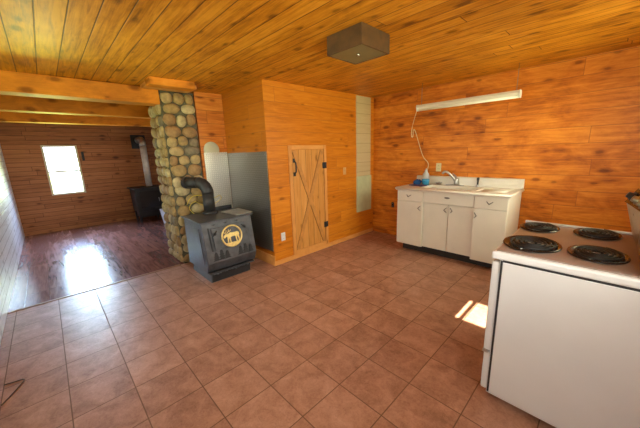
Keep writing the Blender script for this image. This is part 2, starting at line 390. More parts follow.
H_LEFT = [(-3.4, -2.1, 0.9, 2.0), (-0.83, -0.56, 1.71, 2.00), (-0.33, 0.03, 0.95, 1.95)]
wall('wall_left', 1, YL, -1, XF-TH, XR+TH, 0, CZ, H_LEFT, m_leftwall)
WIN = (0.03, 0.605, 0.785, 1.835)
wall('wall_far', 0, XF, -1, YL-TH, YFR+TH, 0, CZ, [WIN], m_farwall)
wall('wall_back', 1, YS, 1, XC-TH, XR+TH, 0, CZ, [], m_sinkwall)
wall('wall_right', 0, XR, 1, YL, YS, 0, CZ, [(0.25, 1.75, 0.95, 2.15), (2.7, 3.9, 1.15, 2.05)], m_backwall)
wm = MB().box(XC-TH, XC, YC+TH, YS, 0, CZ).box(XC-0.014, XC, YC, YC+TH, 0, CZ)
bmesh.ops.remove_doubles(wm.b, verts=wm.b.verts, dist=1e-5); struct(wm.build('wall_closet', m_closet))
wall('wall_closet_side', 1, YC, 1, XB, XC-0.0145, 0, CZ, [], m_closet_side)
wall('wall_behind_stove', 0, XB, -1, 1.65, YC+TH, 0, CZ, [], m_backwall)
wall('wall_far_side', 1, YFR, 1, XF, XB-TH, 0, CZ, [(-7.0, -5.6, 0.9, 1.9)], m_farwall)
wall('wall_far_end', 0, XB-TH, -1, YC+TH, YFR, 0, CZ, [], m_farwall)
struct(MB().box(XT-0.02, XT+0.02, YL, 1.16, -0.01, 0.006).build('trim_1', plain('threshold_strip', (0.30, 0.14, 0.06), 0.4), bevel=0.003), 'thin wooden threshold strip between tile and laminate')
struct(MB().box(XC, XC+0.012, YC-0.005, YS, 0, 0.062).build('baseboard_closet', m_trim, bevel=0.002))
struct(MB().box(XB, XC+0.012, YC-0.014, YC, 0, 0.14).build('baseboard_closet_side', m_trim, bevel=0.002))
struct(MB().box(XC+0.01, -2.2, YS-0.014, YS, 0, 0.10).build('baseboard_back', m_sinkwall, bevel=0.002))
struct(MB().box(-5.6, -1.2, YL-2.5, YL-TH-0.01, 2.12, 2.2).build('sun_blocker_left', m_exterior), 'added sun blocker outside the left wall')  # unseen slab added to keep the sun out of the left window
struct(MB().box(-0.50, 0.6, YL-2.5, YL-TH-0.01, 2.12, 2.2).build('sun_blocker_near', m_exterior), 'added sun blocker outside the near end of the left wall')  # second added slab, out of view, keeps direct sun off the range

# windows
def window(n, axis, face, out, u0, u1, z0, z1, fw_=0.045, bars=(), panes=1, mat=m_white, inset=0.02):
    a, b = face+out*(inset+0.0005), face+out*0.075
    def B(m, p, q, r, t, d0=a, d1=b):
        return m.box(d0, d1, p, q, r, t) if axis == 0 else m.box(p, q, d0, d1, r, t)
    m = MB(); B(m, u0, u0+fw_, z0, z1); B(m, u1-fw_, u1, z0, z1); B(m, u0+fw_, u1-fw_, z0, z0+fw_); B(m, u0+fw_, u1-fw_, z1-fw_, z1)
    for z in bars: B(m, u0+fw_, u1-fw_, z-0.018, z+0.018)
    fr = struct(m.build('window_%d' % n, mat, bevel=0.003))
    g = MB(); c = face+out*0.05
    B(g, u0+fw_, u1-fw_, z0+fw_, z1-fw_, c-0.002, c+0.002)
    g.build('pane', m_glass, fr)
    return fr
m_wframe = plain('pale_yellow_frame', (0.70, 0.66, 0.45), 0.45, var=0.04)
window(1, 0, XF, -1, *WIN, fw_=0.034, bars=(1.285,), mat=m_wframe, inset=0.0)
window(2, 1, YL, -1, *H_LEFT[0], bars=(1.45,), mat=m_wframe)
window(3, 1, YL, -1, *H_LEFT[1], fw_=0.012, mat=m_wframe)
window(4, 1, YL, -1, *H_LEFT[2], mat=m_wframe)
window(5, 0, XR, 1, 0.25, 1.75, 0.95, 2.15, bars=(1.55,), mat=m_wframe)
window(7, 0, XR, 1, 2.7, 3.9, 1.15, 2.05, mat=m_wframe)
window(6, 1, YFR, 1, -7.0, -5.6, 0.9, 1.9, bars=(1.4,), mat=m_wframe)
# muntin of the little side window
struct(MB().box(-0.79, -0.752, YL-0.07, YL-0.03, 1.715, 1.995).build('trim_4', m_wframe), 'muntin of the small high window')

# ceiling beams of the far room
for i, (x, y1) in enumerate(((-4.10, 1.20), (-5.50, YFR), (-6.95, YFR))):
    bm = MB().box(x-0.20 if i else x-0.22, x, YL, y1, 2.165, 2.353)
    o = bm.build('ceiling_beam', m_beam, bevel=0.004)
    tag(o, ('wide pine header beam butting the stone chimney, nearest of the three beams', 'middle pine ceiling beam of the far room',
            'farthest pine ceiling beam, nearest the far window wall')[i], 'beam', 'pine beams of the far room')

# ---------------------------------------------------------------- stone chimney
def chimney():
    m = MB(); H = 2.34
    def xb(z): return -4.74 + 0.14*z/H
    def yl(z): return 1.22 - 0.01*z/H
    y1, x0 = 1.632, -4.12
    m.hexa([(xb(0), yl(0), 0), (x0, yl(0), 0), (xb(0), y1, 0), (x0, y1, 0), (xb(H), yl(H), H), (x0, yl(H), H), (xb(H), y1, H), (x0, y1, H)])
    rnd = random.Random(11)
    def stone(c, ax_u, ax_v, ax_n, ru, rv, d, mi):
        rot = rnd.uniform(-0.45, 0.45); cu, su = math.cos(rot), math.sin(rot); seed = rnd.random()*50
        bmx = bmesh.new(); bmesh.ops.create_icosphere(bmx, subdivisions=3, radius=1)
        mp = {}
        for v in bmx.verts:
            p = v.co.copy(); nz = noise.noise(p*0.9+Vector((seed, 0, 0)))*0.16
            p *= 1+nz
            e = 0.86
            p = Vector([math.copysign(abs(q)**e, q) for q in p])
            a = (p.x*cu-p.y*su)*ru; b = (p.x*su+p.y*cu)*rv
            mp[v] = m.b.verts.new(c+ax_u*a+ax_v*b+ax_n*p.z*d)
        for f in bmx.faces:
            q = m.b.faces.new([mp[v] for v in f.verts]); q.material_index = mi; q.smooth = True
        bmx.free()
    X, Y, Z = Vector((1, 0, 0)), Vector((0, 1, 0)), Vector((0, 0, 1))
    def face(origin_fn, ax, wfn, nrm, per):
        rows = [rnd.uniform(0.062, 0.080) for _ in range(17)]
        kz = (H-0.01)/sum(2*q for q in rows); z = 0.0
        for row, rv in enumerate(rows):
            rv *= kz; z += rv
            W = wfn(z); n = per if row % 2 == 0 else per-1
            cuts = [0.0]
            ws = [rnd.uniform(0.8, 1.3) for _ in range(n)]; t = sum(ws); acc = 0
            sh = rnd.uniform(-0.05, 0.05)/n
            for k, q in enumerate(ws):
                u = (acc+q/2)/t + sh*0.9; acc += q
                if u > 1.04: continue
                ru = min(W*q/t/2*0.97, 0.098)
                mi = 1+rnd.choices(range(5), (6, 6, 3, 2, 3))[0]
                c = origin_fn(z) + ax*(u*W) + Z*(rnd.uniform(-0.014, 0.014) if 0 < row < 16 else 0)
                stone(c, ax, Z, nrm, ru*rnd.uniform(0.94, 1.04), rv*(rnd.uniform(0.96, 1.12) if 0 < row < 16 else 0.92), 0.040, mi)
            z += rv
    face(lambda z: Vector((x0, yl(z), z)), Y, lambda z: y1-yl(z), X, 3)
    face(lambda z: Vector((xb(z), yl(z), z)), X, lambda z: x0-xb(z)-0.02, -Y, 5)
    face(lambda z: Vector((xb(z), yl(z), z)), Y, lambda z: y1-yl(z), -X, 3)
    o = m.build('stone_chimney', [m_grout_col]+stone_mats)
    tag(o, 'tapered river stone chimney column between kitchen and far room', 'chimney')
chimney()
ob = MB().hexa([(x, y, cz(y)-0.0005) if z else (x, y, 2.287) for z in (0, 1) for y in (0.978, 1.466) for x in (-3.76, -3.60)]).build('ceiling_block', m_beam, bevel=0.003)
tag(ob, 'short pine block fixed to the ceiling in front of the stone chimney top', 'wood block')
ob = MB().hexa([(x, y, cz(y)-0.0005) if z else (x, y, 2.328) for z in (0, 1) for y in (1.0, 1.55) for x in (-4.08, -3.761)]).build('ceiling_board', m_trim, bevel=0.003)
tag(ob, 'thin pine board on the ceiling between the short block and the stone chimney', 'board')

# ---------------------------------------------------------------- heat shields
def sheet(name, label, box, mat, screws):
    o = MB().box(*box).build(name, mat, bevel=0.001); tag(o, label, 'metal sheet')
    for p, n in screws:
        m = MB(); m.lathe([(0, 0.004), (0.006, 0.003), (0.007, 0)], p, 10, Vector((0, 0, 1)).rotation_difference(Vector(n)).to_matrix())
        m.build('screw', m_chrome, o)
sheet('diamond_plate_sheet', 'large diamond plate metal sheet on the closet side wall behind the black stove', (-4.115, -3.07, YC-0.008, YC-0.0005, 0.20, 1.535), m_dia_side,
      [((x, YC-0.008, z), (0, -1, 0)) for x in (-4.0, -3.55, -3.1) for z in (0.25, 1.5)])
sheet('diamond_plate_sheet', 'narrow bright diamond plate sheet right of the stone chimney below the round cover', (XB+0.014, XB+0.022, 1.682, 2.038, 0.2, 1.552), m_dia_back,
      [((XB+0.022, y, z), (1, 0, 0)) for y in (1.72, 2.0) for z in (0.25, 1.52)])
m = MB(); R = Vector((0, 0, 1)).rotation_difference(Vector((1, 0, 0))).to_matrix()
m.lathe([(0, 0.010), (0.085, 0.010), (0.098, 0.007), (0.115, 0.003), (0.118, 0.0)], (XB+0.0005, 1.81, 1.588), 40, R)
tag(m.build('flue_cover', m_wallwhite), 'round off-white metal flue cover above the narrow metal sheet', 'flue cover')

# ---------------------------------------------------------------- black wood stove in the kitchen
def wood_stove():
    t = thing('wood_stove', 'dark grey cast iron wood stove with brass moose emblem beside the stone chimney', 'wood stove', (-3.5, 1.5, 0))
    y0, y1 = 1.19, 1.84
    prof = [(-3.80, 0.12), (-3.80, 0.735), (-3.235, 0.735), (-3.155, 0.25), (-3.20, 0.15), (-3.22, 0.12)]
    b = MB(); b.prism(prof, 1, y0, y1); body = b.build('firebox', m_stove, t, bevel=0.008)
    tp = MB().box(-3.83, -3.215, 1.165, 1.865, 0.736, 0.752).build('top_plate', m_stove, t, bevel=0.004)
    ps = MB(); ps.hexa([(-3.80, 1.225, 0), (-3.185, 1.215, 0), (-3.80, 1.76, 0), (-3.185, 1.72, 0), (-3.80, 1.24, 0.125), (-3.19, 1.23, 0.125), (-3.80, 1.78, 0.125), (-3.19, 1.755, 0.125)])
    ps.build('pedestal', m_stove, t, bevel=0.006)
    ld = MB(); ld.hexa([(-3.80, 1.20, 0.118), (-3.150, 1.195, 0.118), (-3.80, 1.83, 0.118), (-3.150, 1.79, 0.118), (-3.80, 1.20, 0.136), (-3.155, 1.20, 0.136), (-3.80, 1.83, 0.136), (-3.155, 1.79, 0.136)])
    ld.build('ash_lip', m_relief, t, bevel=0.004)
    sb = MB(); sb.hexa([(-3.72, 1.182, 0.22), (-3.25, 1.182, 0.22), (-3.72, 1.192, 0.22), (-3.25, 1.192, 0.22), (-3.72, 1.182, 0.66), (-3.32, 1.182, 0.66), (-3.72, 1.192, 0.66), (-3.32, 1.192, 0.66)])
    sb.build('side_panel', m_stove, t, bevel=0.004)
    # sloping front frame: O on the front plane, ey along width, es up the slope, en outwards
    O = Vector((-3.235, 0, 0.735)); D = (Vector((-3.155, 0, 0.25))-O).normalized(); up_s = -D; Y = Vector((0, 1, 0)); en = Y.cross(up_s).normalized()
    if en.x < 0: en = -en
    def fp(y, s, h=0.0): return O + Y*y + D*s + en*h         # s measured down from the top edge
    def slab(mb, poly, h0, h1):
        n = len(poly)
        vs = [fp(a, b_, h0) for a, b_ in poly]+[fp(a, b_, h1) for a, b_ in poly]
        mb._faces(vs, [tuple(range(n)), tuple(range(2*n-1, n-1, -1))]+[(i, (i+1) % n, n+(i+1) % n, n+i) for i in range(n)])
    d = MB(); slab(d, [(1.285, 0.075), (1.73, 0.075), (1.775, 0.35), (1.30, 0.35)], 0.0, 0.022); door = d.build('stove_door', m_stove, t, bevel=0.006)
    f = MB()
    slab(f, [(1.262, 0.35), (1.275, 0.35), (1.265, 0.065), (1.252, 0.065)], 0.0, 0.012); f.build('door_hinge_strip', m_relief, t, bevel=0.002)
    # brass ring
    cy, cs, rr = 1.527, 0.212, 0.128
    ring = MB(); ring.tube([fp(cy+rr*math.cos(a), cs+rr*math.sin(a), 0.027) for a in [2*math.pi*k/40 for k in range(40)]], 0.0115, 8, closed=True)
    rg = ring.build('emblem_ring', m_gold, t)
    # moose outline (facing left), legs in the grass
    e = [(-0.110, 0.000), (-0.104, -0.018), (-0.086, -0.030), (-0.070, -0.036), (-0.058, -0.030), (-0.044, -0.034), (-0.022, -0.046), (0.010, -0.040), (0.045, -0.040), (0.076, -0.042), (0.092, -0.030), (0.096, -0.010),
         (0.088, 0.012), (0.094, 0.040), (0.092, 0.086), (0.080, 0.086), (0.080, 0.046), (0.068, 0.016), (0.060, 0.010), (0.058, 0.040), (0.062, 0.086), (0.050, 0.086), (0.046, 0.042), (0.040, 0.006), (0.005, 0.006), (-0.020, 0.012),
         (-0.022, 0.045), (-0.018, 0.086), (-0.030, 0.086), (-0.036, 0.045), (-0.040, 0.014), (-0.050, 0.045), (-0.052, 0.086), (-0.064, 0.086), (-0.062, 0.040), (-0.062, 0.004), (-0.076, -0.004), (-0.092, 0.012), (-0.104, 0.012)]
    mo = MB(); slab(mo, [(cy+a, cs+b_) for a, b_ in e], 0.022, 0.032)
    mo.build('emblem_moose', m_gold, t)
    an = MB()
    for pts in ([(-0.075, -0.034), (-0.098, -0.058), (-0.090, -0.082)], [(-0.083, -0.048), (-0.066, -0.068), (-0.066, -0.086)], [(-0.070, -0.034), (-0.040, -0.062), (-0.034, -0.088)], [(-0.048, -0.055), (-0.014, -0.066), (-0.010, -0.084)]):
        an.tube([fp(cy+a, cs+b_, 0.027) for a, b_ in bez([(p[0], p[1], 0) for p in pts], 3) and [(q.x, q.y) for q in bez([(p[0], p[1], 0) for p in pts], 3)]], 0.005, 6)
    an.build('antlers', m_gold, t)
    gr = MB(); gp = [(cy+0.118*math.cos(a), cs+0.118*math.sin(a)) for a in [math.radians(q) for q in range(42, 139, 8)]]
    slab(gr, gp, 0.022, 0.030); gr.build('emblem_ground', m_gold, t)
    # spring handles either side of the door
    for yy, ss, sg in ((1.318, 0.145, -1), (1.700, 0.125, 1)):
        h = MB(); h.tube([fp(yy-0.03*sg, ss-0.03, 0.02), fp(yy, ss, 0.035), fp(yy+0.028*sg, ss+0.022, 0.045)], 0.007, 8)
        h.tube([fp(yy+sg*0.004+0.013*math.cos(a), ss+0.002+0.013*math.sin(a), 0.035+0.004*k/10) for k, a in enumerate([k*0.7 for k in range(30)])], 0.004, 6)
        h.build('door_handle', m_relief, t)
    # three small embossed birds on the strip above the door
    for yy in (1.33, 1.48, 1.63):
        k = MB(); slab(k, [(yy-0.035, 0.028), (yy-0.008, 0.035), (yy, 0.024), (yy+0.008, 0.035), (yy+0.035, 0.026), (yy+0.008, 0.047), (yy-0.008, 0.047)], 0, 0.006); k.build('bird_relief', m_relief, t)
    # pine-tree reliefs along the bottom
    rnd = random.Random(3)
    for yy, hh in ((1.30, 0.095), (1.37, 0.12), (1.44, 0.09), (1.62, 0.10), (1.69, 0.125), (1.76, 0.09)):
        k = MB(); pts = []
        base = 0.47
        n = 4
        for i in range(n): pts += [(yy-0.012-0.034*(n-i)/n, base-hh*i/n), (yy-0.010-0.020*(n-i)/n*0.5, base-hh*(i+0.9)/n)]
        pts.append((yy, base-hh*1.1))
        for i in reversed(range(n)): pts += [(yy+0.010+0.020*(n-i)/n*0.5, base-hh*(i+0.9)/n), (yy+0.012+0.034*(n-i)/n, base-hh*i/n)]
        slab(k, pts, 0, 0.007); k.build('tree_relief', m_relief, t)
    # leaf and rock band on the pedestal
    bd = MB(); prev = None
    top = [(1.235+0.505*i/40, 0.085+0.022*rnd.random()) for i in range(41)]
    poly = [(1.225, 0.012)] + top + [(1.735, 0.012)]
    bd.prism([(y, z) for y, z in poly], 0, -3.1885, -3.176); bd.build('pedestal_relief', m_relief, t)
    # griddle, rear rail, flue collar
    MB()._faces
    g = MB(); P4 = [(-3.62, 1.62), (-3.255, 1.655), (-3.275, 1.90), (-3.66, 1.90)]
    g.prism(P4, 2, 0.7525, 0.762); g.build('griddle_plate', m_griddle, t, bevel=0.002)
    r = MB(); r.box(-3.83, -3.80, 1.62, 1.87, 0.752, 0.80); r.build('rear_rail', m_relief, t, bevel=0.004)
    c = MB(); c.lathe([(0.0, 0), (0.098, 0), (0.098, 0.02), (0.080, 0.035), (0.076, 0.035)], (-3.69, 1.50, 0.752), 28); c.build('flue_collar', m_pipe, t)
    return t
wood_stove()
# stove pipe: vertical, elbow, into the chimney
def stove_pipe():
    t = thing('stove_pipe', 'black elbow stove pipe running from the moose emblem stove into the stone chimney', 'stove pipe', (-3.69, 1.50, 0.787))
    r = 0.073; cx, cy = -3.69, 1.50; zt = 1.17
    v = MB(); v.tube([(cx, cy, 0.786), (cx, cy, 1.02)], r, 26); v.build('upright_pipe', m_pipe, t)
    d = Vector((-0.35, -0.16, 0)).normalized()
    pts = []
    Rb = 0.14
    for k in range(0, 10):
        a = math.pi/2*k/9
        pts.append(Vector((cx, cy, 1.02)) + d*(Rb*(1-math.cos(a))) + Vector((0, 0, Rb*math.sin(a))))
    m = MB(); m.tube(pts, r*1.02, 26)
    for k in (2, 4, 6): 
        p = pts[k]; q = (pts[k+1]-pts[k-1]).normalized()
        m.tube([p-q*0.004, p, p+q*0.004], [r*1.02, r*1.07, r*1.02], 26, cap=False)
    m.build('elbow', m_pipe, t)
    h = MB(); p = pts[-1]; e = p + d*0.235
    h.tube([p, e], r, 26); h.build('level_pipe', m_pipe, t)
    c = MB(); q = e-d*0.045; c.tube([q-d*0.02, q+d*0.02], [r*1.12, r*1.12], 26); c.build('wall_collar', m_pipe, t)
stove_pipe()
m = MB(); m.tube(bez([(-4.02, 1.33, 0.86), (-4.03, 1.38, 0.93), (-4.0, 1.44, 0.97), (-3.93, 1.56, 0.965), (-3.86, 1.66, 0.93), (-3.84, 1.72, 0.955), (-3.88, 1.76, 0.90), (-3.90, 1.66, 0.84), (-3.93, 1.52, 0.83), (-3.98, 1.42, 0.89), (-4.04, 1.36, 0.80), (-3.94, 1.40, 0.70), (-3.92, 1.5, 0.50), (-3.95, 1.45, 0.2), (-3.98, 1.4, 0.008)], 6), 0.0045, 7)
tag(m.build('yellow_cord', m_rope), 'tangled yellow cord behind the stove pipe against the stone chimney', 'cord')

# ---------------------------------------------------------------- far room: stove, flue, bin
def far_stove():
    t = thing('far_stove', 'black heating stove on legs below the far wall flue plate', 'stove', (-7.75, 1.72, 0))
    b = MB(); b.hexa([(-8.10, 1.42, 0.26), (-7.62, 1.42, 0.26), (-8.10, 1.98, 0.26), (-7.62, 1.98, 0.26), (-8.10, 1.40, 0.80), (-7.60, 1.40, 0.80), (-8.10, 2.0, 0.80), (-7.60, 2.0, 0.80)])
    b.build('firebox', m_black, t, bevel=0.01)
    MB().box(-8.14, -7.56, 1.36, 2.04, 0.80, 0.83).build('top_plate', m_black, t, bevel=0.006)
    MB().box(-7.605, -7.585, 1.50, 1.92, 0.36, 0.74).build('stove_door', plain('smoked_glass_door', (0.03, 0.03, 0.032), 0.15), t, bevel=0.006)
    MB().tube([(-7.585, 1.88, 0.56), (-7.56, 1.88, 0.56), (-7.56, 1.88, 0.48)], 0.008, 8).build('door_handle', m_chrome, t)
    MB().box(-8.06, -7.66, 1.46, 1.94, 0.12, 0.258).build('ash_pan', m_black, t, bevel=0.006)
    for x in (-8.06, -7.66):
        for y in (1.46, 1.92):
            l = MB(); l.hexa([(x-0.02, y-0.02, 0), (x+0.02, y-0.02, 0), (x-0.02, y+0.02, 0), (x+0.02, y+0.02, 0), (x-0.03, y-0.03, 0.262), (x+0.03, y-0.03, 0.262), (x-0.03, y+0.03, 0.262), (x+0.03, y+0.03, 0.262)])
            l.build('leg', m_black, t)
    f = thing('far_flue', 'bright steel flue pipe rising from the far stove to a black wall plate', 'flue pipe', (-7.9, 1.79, 0.83))
    MB().tube([(-7.9, 1.79, 0.831), (-7.9, 1.79, 1.80)], 0.068, 20).build('steel_pipe', m_steelpipe, f)
    MB().tube(bez([(-7.9, 1.79, 1.80), (-7.91, 1.79, 1.88), (-7.97, 1.79, 1.93), (-8.08, 1.79, 1.94), (-8.27, 1.79, 1.94)], 5), 0.074, 20).build('elbow', m_griddle, f)
    MB().box(-8.299, -8.27, 1.64, 1.95, 1.74, 2.07).build('wall_plate', m_black, f, bevel=0.004)
    b = MB(); x, y, z1 = -7.02, 1.95, 0.34
    s0, s1, th = 0.15, 0.19, 0.012
    for a, c in ((s0, s1),):
        b.hexa([(x-a, y-a, 0.0), (x+a, y-a, 0), (x-a, y+a, 0), (x+a, y+a, 0), (x-a, y-a, 0.012), (x+a, y-a, 0.012), (x-a, y+a, 0.012), (x+a, y+a, 0.012)])
        for sx, sy in ((1, 0), (-1, 0), (0, 1), (0, -1)):
            def P(r, z, side, inner):
                rr = r-(th if inner else 0)
                return (x+sx*rr+(side*r if sx == 0 else 0), y+sy*rr+(side*r if sy == 0 else 0), z)
            b.hexa([P(a, 0, -1, 0), P(a, 0, 1, 0), P(a, 0, -1, 1), P(a, 0, 1, 1), P(c, z1, -1, 0), P(c, z1, 1, 0), P(c, z1, -1, 1), P(c, z1, 1, 1)])
    tag(b.build('waste_bin', m_bin), 'white plastic tub on the laminate floor behind the stone chimney', 'tub')
far_stove()
tag(MB().box(-8.299, -8.275, 0.655, 0.70, 1.50, 1.69).build('thermometer', m_black, bevel=0.004), 'small dark thermometer on the far wall right of the window', 'thermometer')

# ---------------------------------------------------------------- closet wall: door, switch, outlet, board panel
d = MB(); y0, y1, z0, z1 = 2.372, 3.085, 0.064, 1.605; fw_ = 0.055; xf = XC+0.022
d.box(XC, xf, y0, y0+fw_, z0, z1).box(XC, xf, y1-fw_, y1, z0, z1)
dt = struct(d.build('door_1', m_trimv, bevel=0.003), 'light pine frame of the small closet door')
MB().box(XC, xf, y0+fw_, y1-fw_, z1-fw_, z1).box(XC, xf, y0+fw_, y1-fw_, z0, z0+0.052).build('door_rails', m_trim, dt, bevel=0.003)
ya, yb, za, zb = y0+fw_+0.004, y1-fw_-0.004, z0+0.056, z1-fw_-0.004
dl = MB().box(XC, XC+0.012, ya, yb, za, zb).build('door_boards', m_door, dt, bevel=0.001)
m_brace = plain('brace_pine', (0.56, 0.25, 0.055), 0.45, var=0.12)
m_brace_shadow = plain('painted_brace_shadow', (0.16, 0.065, 0.018), 0.6, var=0.1)
def brace(a, b, wd, x0, x1, mat, name):
    a = Vector((0, *a)); b = Vector((0, *b)); t_ = (b-a).normalized(); n = Vector((0, -t_.z, t_.y))*wd/2
    pts = [a-n, a+n, b+n, b-n]
    m = MB(); m.prism([(p.y, p.z) for p in pts], 0, x0, x1); return m.build(name, mat, dt)
for A, B, xx in (((ya+0.03, za+0.02), (yb-0.03, zb-0.02), 0.0), ((ya+0.03, zb-0.02), (yb-0.03, za+0.02), 0.002)):
    brace(A, B, 0.058, XC+0.011, XC+0.022+xx, m_brace, 'cross_brace')
    brace(A, B, 0.065, XC+0.010, XC+0.0145, m_brace_shadow, 'brace_shadow_edge')  # dark strip under each brace draws the shade along its edges
m = MB()
for z in (1.31, 0.395):
    h = MB().box(xf-0.002, xf+0.006, yb-0.03, y1-0.005, z-0.045, z+0.045).build('hinge', m_black, dt, bevel=0.003)
    MB().tube([(xf+0.006, yb+0.002, z-0.045), (xf+0.006, yb+0.002, z+0.045)], 0.006, 8).build('hinge_pin', m_black, h)
hh = MB(); hh.tube(bez([(XC+0.012, ya+0.03, 1.40), (XC+0.05, ya+0.028, 1.37), (XC+0.055, ya+0.028, 1.31), (XC+0.05, ya+0.028, 1.25), (XC+0.012, ya+0.03, 1.22)], 6), 0.010, 8)
hh.box(XC+0.012, XC+0.018, ya+0.01, ya+0.05, 1.375, 1.43).box(XC+0.012, XC+0.018, ya+0.01, ya+0.05, 1.19, 1.245)
hh.build('door_handle', m_black, dt)

def plate(name, label, cat, axis, face, out, u, z, pm, holes, w_=0.07, h_=0.115, toggle=False):
    def B(m, a, b, c, d, e, f):
        return m.box(face+out*a, face+out*b, c, d, e, f) if axis == 0 else m.box(c, d, face+out*a, face+out*b, e, f)
    o = B(MB(), 0, 0.006, u-w_/2, u+w_/2, z-h_/2, z+h_/2).build(name, pm, bevel=0.002); tag(o, label, cat)
    if toggle: B(MB(), 0.005, 0.018, u-0.006, u+0.006, z-0.004, z+0.016).build('toggle', pm, o)
    else:
        for dz in (-0.024, 0.024):
            s_ = B(MB(), 0.005, 0.008, u-0.017, u+0.017, z+dz-0.015, z+dz+0.015).build('socket', pm, o, bevel=0.003)
            B(B(MB(), 0.0078, 0.0086, u-0.009, u-0.006, z+dz-0.006, z+dz+0.006), 0.0078, 0.0086, u+0.006, u+0.009, z+dz-0.006, z+dz+0.006).build('slots', holes, s_)
    return o
plate('wall_outlet', 'white wall outlet low on the closet wall left of the small door', 'outlet', 0, XC, 1, 2.21, 0.38, m_white, m_black)
plate('light_switch', 'beige light switch on the closet wall right of the small door', 'light switch', 0, XC, 1, 3.52, 1.19, plain('beige_plate', (0.66, 0.38, 0.14), 0.45), m_black, toggle=True)
plate('wall_outlet', 'cream outlet on the plank wall above the sink faucet', 'outlet', 1, YS, -1, -1.85, 1.218, m_cream, m_black, 0.078, 0.125)
plate('wall_outlet', 'small black outlet on the plank wall left of the sink cabinet', 'outlet', 1, YS, -1, -2.63, 0.55, m_black, m_white, 0.05, 0.09)
t = thing('board_panel', 'tall cream painted board strip with pale green lower part by the room corner', 'wall panel', (XC, 4.0, 0.44))
pb = MB().box(XC+0.001, XC+0.016, 3.825, 4.215, 1.075, 2.385).build('upper_boards', m_panelboard, t, bevel=0.002)
MB().box(XC+0.001, XC+0.022, 3.825, 4.235, 0.445, 1.073).build('lower_panel', m_greenboard, t, bevel=0.002)

# ---------------------------------------------------------------- ceiling lamp and fluorescent fixture
t = thing('ceiling_lamp', 'square dark bronze ceiling lamp with olive glass bottom', 'ceiling lamp', (-1.505, 1.925, cz(1.745)+0.001))
x0, x1, y0, y1, zb_ = -1.675, -1.335, 1.745, 2.10, 2.235
m = MB(); tk = 0.012
m.box(x0, x0+tk, y0, y1, zb_, cz(1.745)+0.001).box(x1-tk, x1, y0, y1, zb_, cz(1.745)+0.001).box(x0+tk, x1-tk, y0, y0+tk, zb_, cz(1.745)+0.001).box(x0+tk, x1-tk, y1-tk, y1, zb_, cz(1.745)+0.001)
sh = m.build('lamp_shade', m_boxwood, t, bevel=0.002)
MB().box(x0+tk, x1-tk, y0+tk, y1-tk, zb_+0.004, zb_+0.01).build('diffuser', m_shade, t)
MB().lathe([(0, -0.012), (0.009, -0.010), (0.011, 0), (0.011, 0.006)], (-1.505, 1.92, zb_+0.004), 14).build('finial', m_chrome, t)

t = thing('fluorescent_light', 'long white fluorescent light bar hung in front of the plank wall above the sink', 'light fixture', (-1.445, 4.0, 2.04))
fx0, fx1, fy = -2.065, -0.825, 4.0
h = MB(); h.prism([(fy-0.028, 2.055), (fy+0.028, 2.055), (fy+0.045, 2.085), (fy+0.03, 2.112), (fy-0.03, 2.112), (fy-0.045, 2.085)], 0, fx0+0.012, fx1-0.012); h.build('housing', m_sinkwhite, t, bevel=0.003)
for a in (fx0, fx1-0.012):
    MB().prism([(fy-0.032, 2.03), (fy+0.032, 2.03), (fy+0.048, 2.085), (fy+0.033, 2.115), (fy-0.033, 2.115), (fy-0.048, 2.085)], 0, a, a+0.012).build('end_cap', m_white, t, bevel=0.002)
MB().tube([(fx0+0.012, fy, 2.045), (fx1-0.012, fy, 2.045)], 0.0155, 14).build('lamp_tube', m_tubelamp, t)
for xx in (fx0+0.06, fx1-0.045):
    MB().tube([(xx, fy, 2.112), (xx, fy, cz(fy))], 0.0035, 6).build('hanging_wire', m_chain, t)
m = MB(); m.tube(bez([(-2.06, 4.02, 2.10), (-2.09, 4.05, 2.07), (-2.284, 4.315, 1.921), (-2.313, 4.315, 1.771), (-2.304, 4.315, 1.693), (-2.284, 4.315, 1.707), (-2.282, 4.315, 1.791), (-2.244, 4.315, 1.766), (-2.111, 4.315, 1.407), (-2.024, 4.315, 1.298), (-2.008, 4.315, 1.236), (-2.032, 4.315, 1.127), (-2.02, 4.315, 1.049)], 8), 0.005, 8)
tag(m.build('power_cord', m_cream), 'cream cord looping from the light bar down the plank wall behind the white bottle', 'cord')

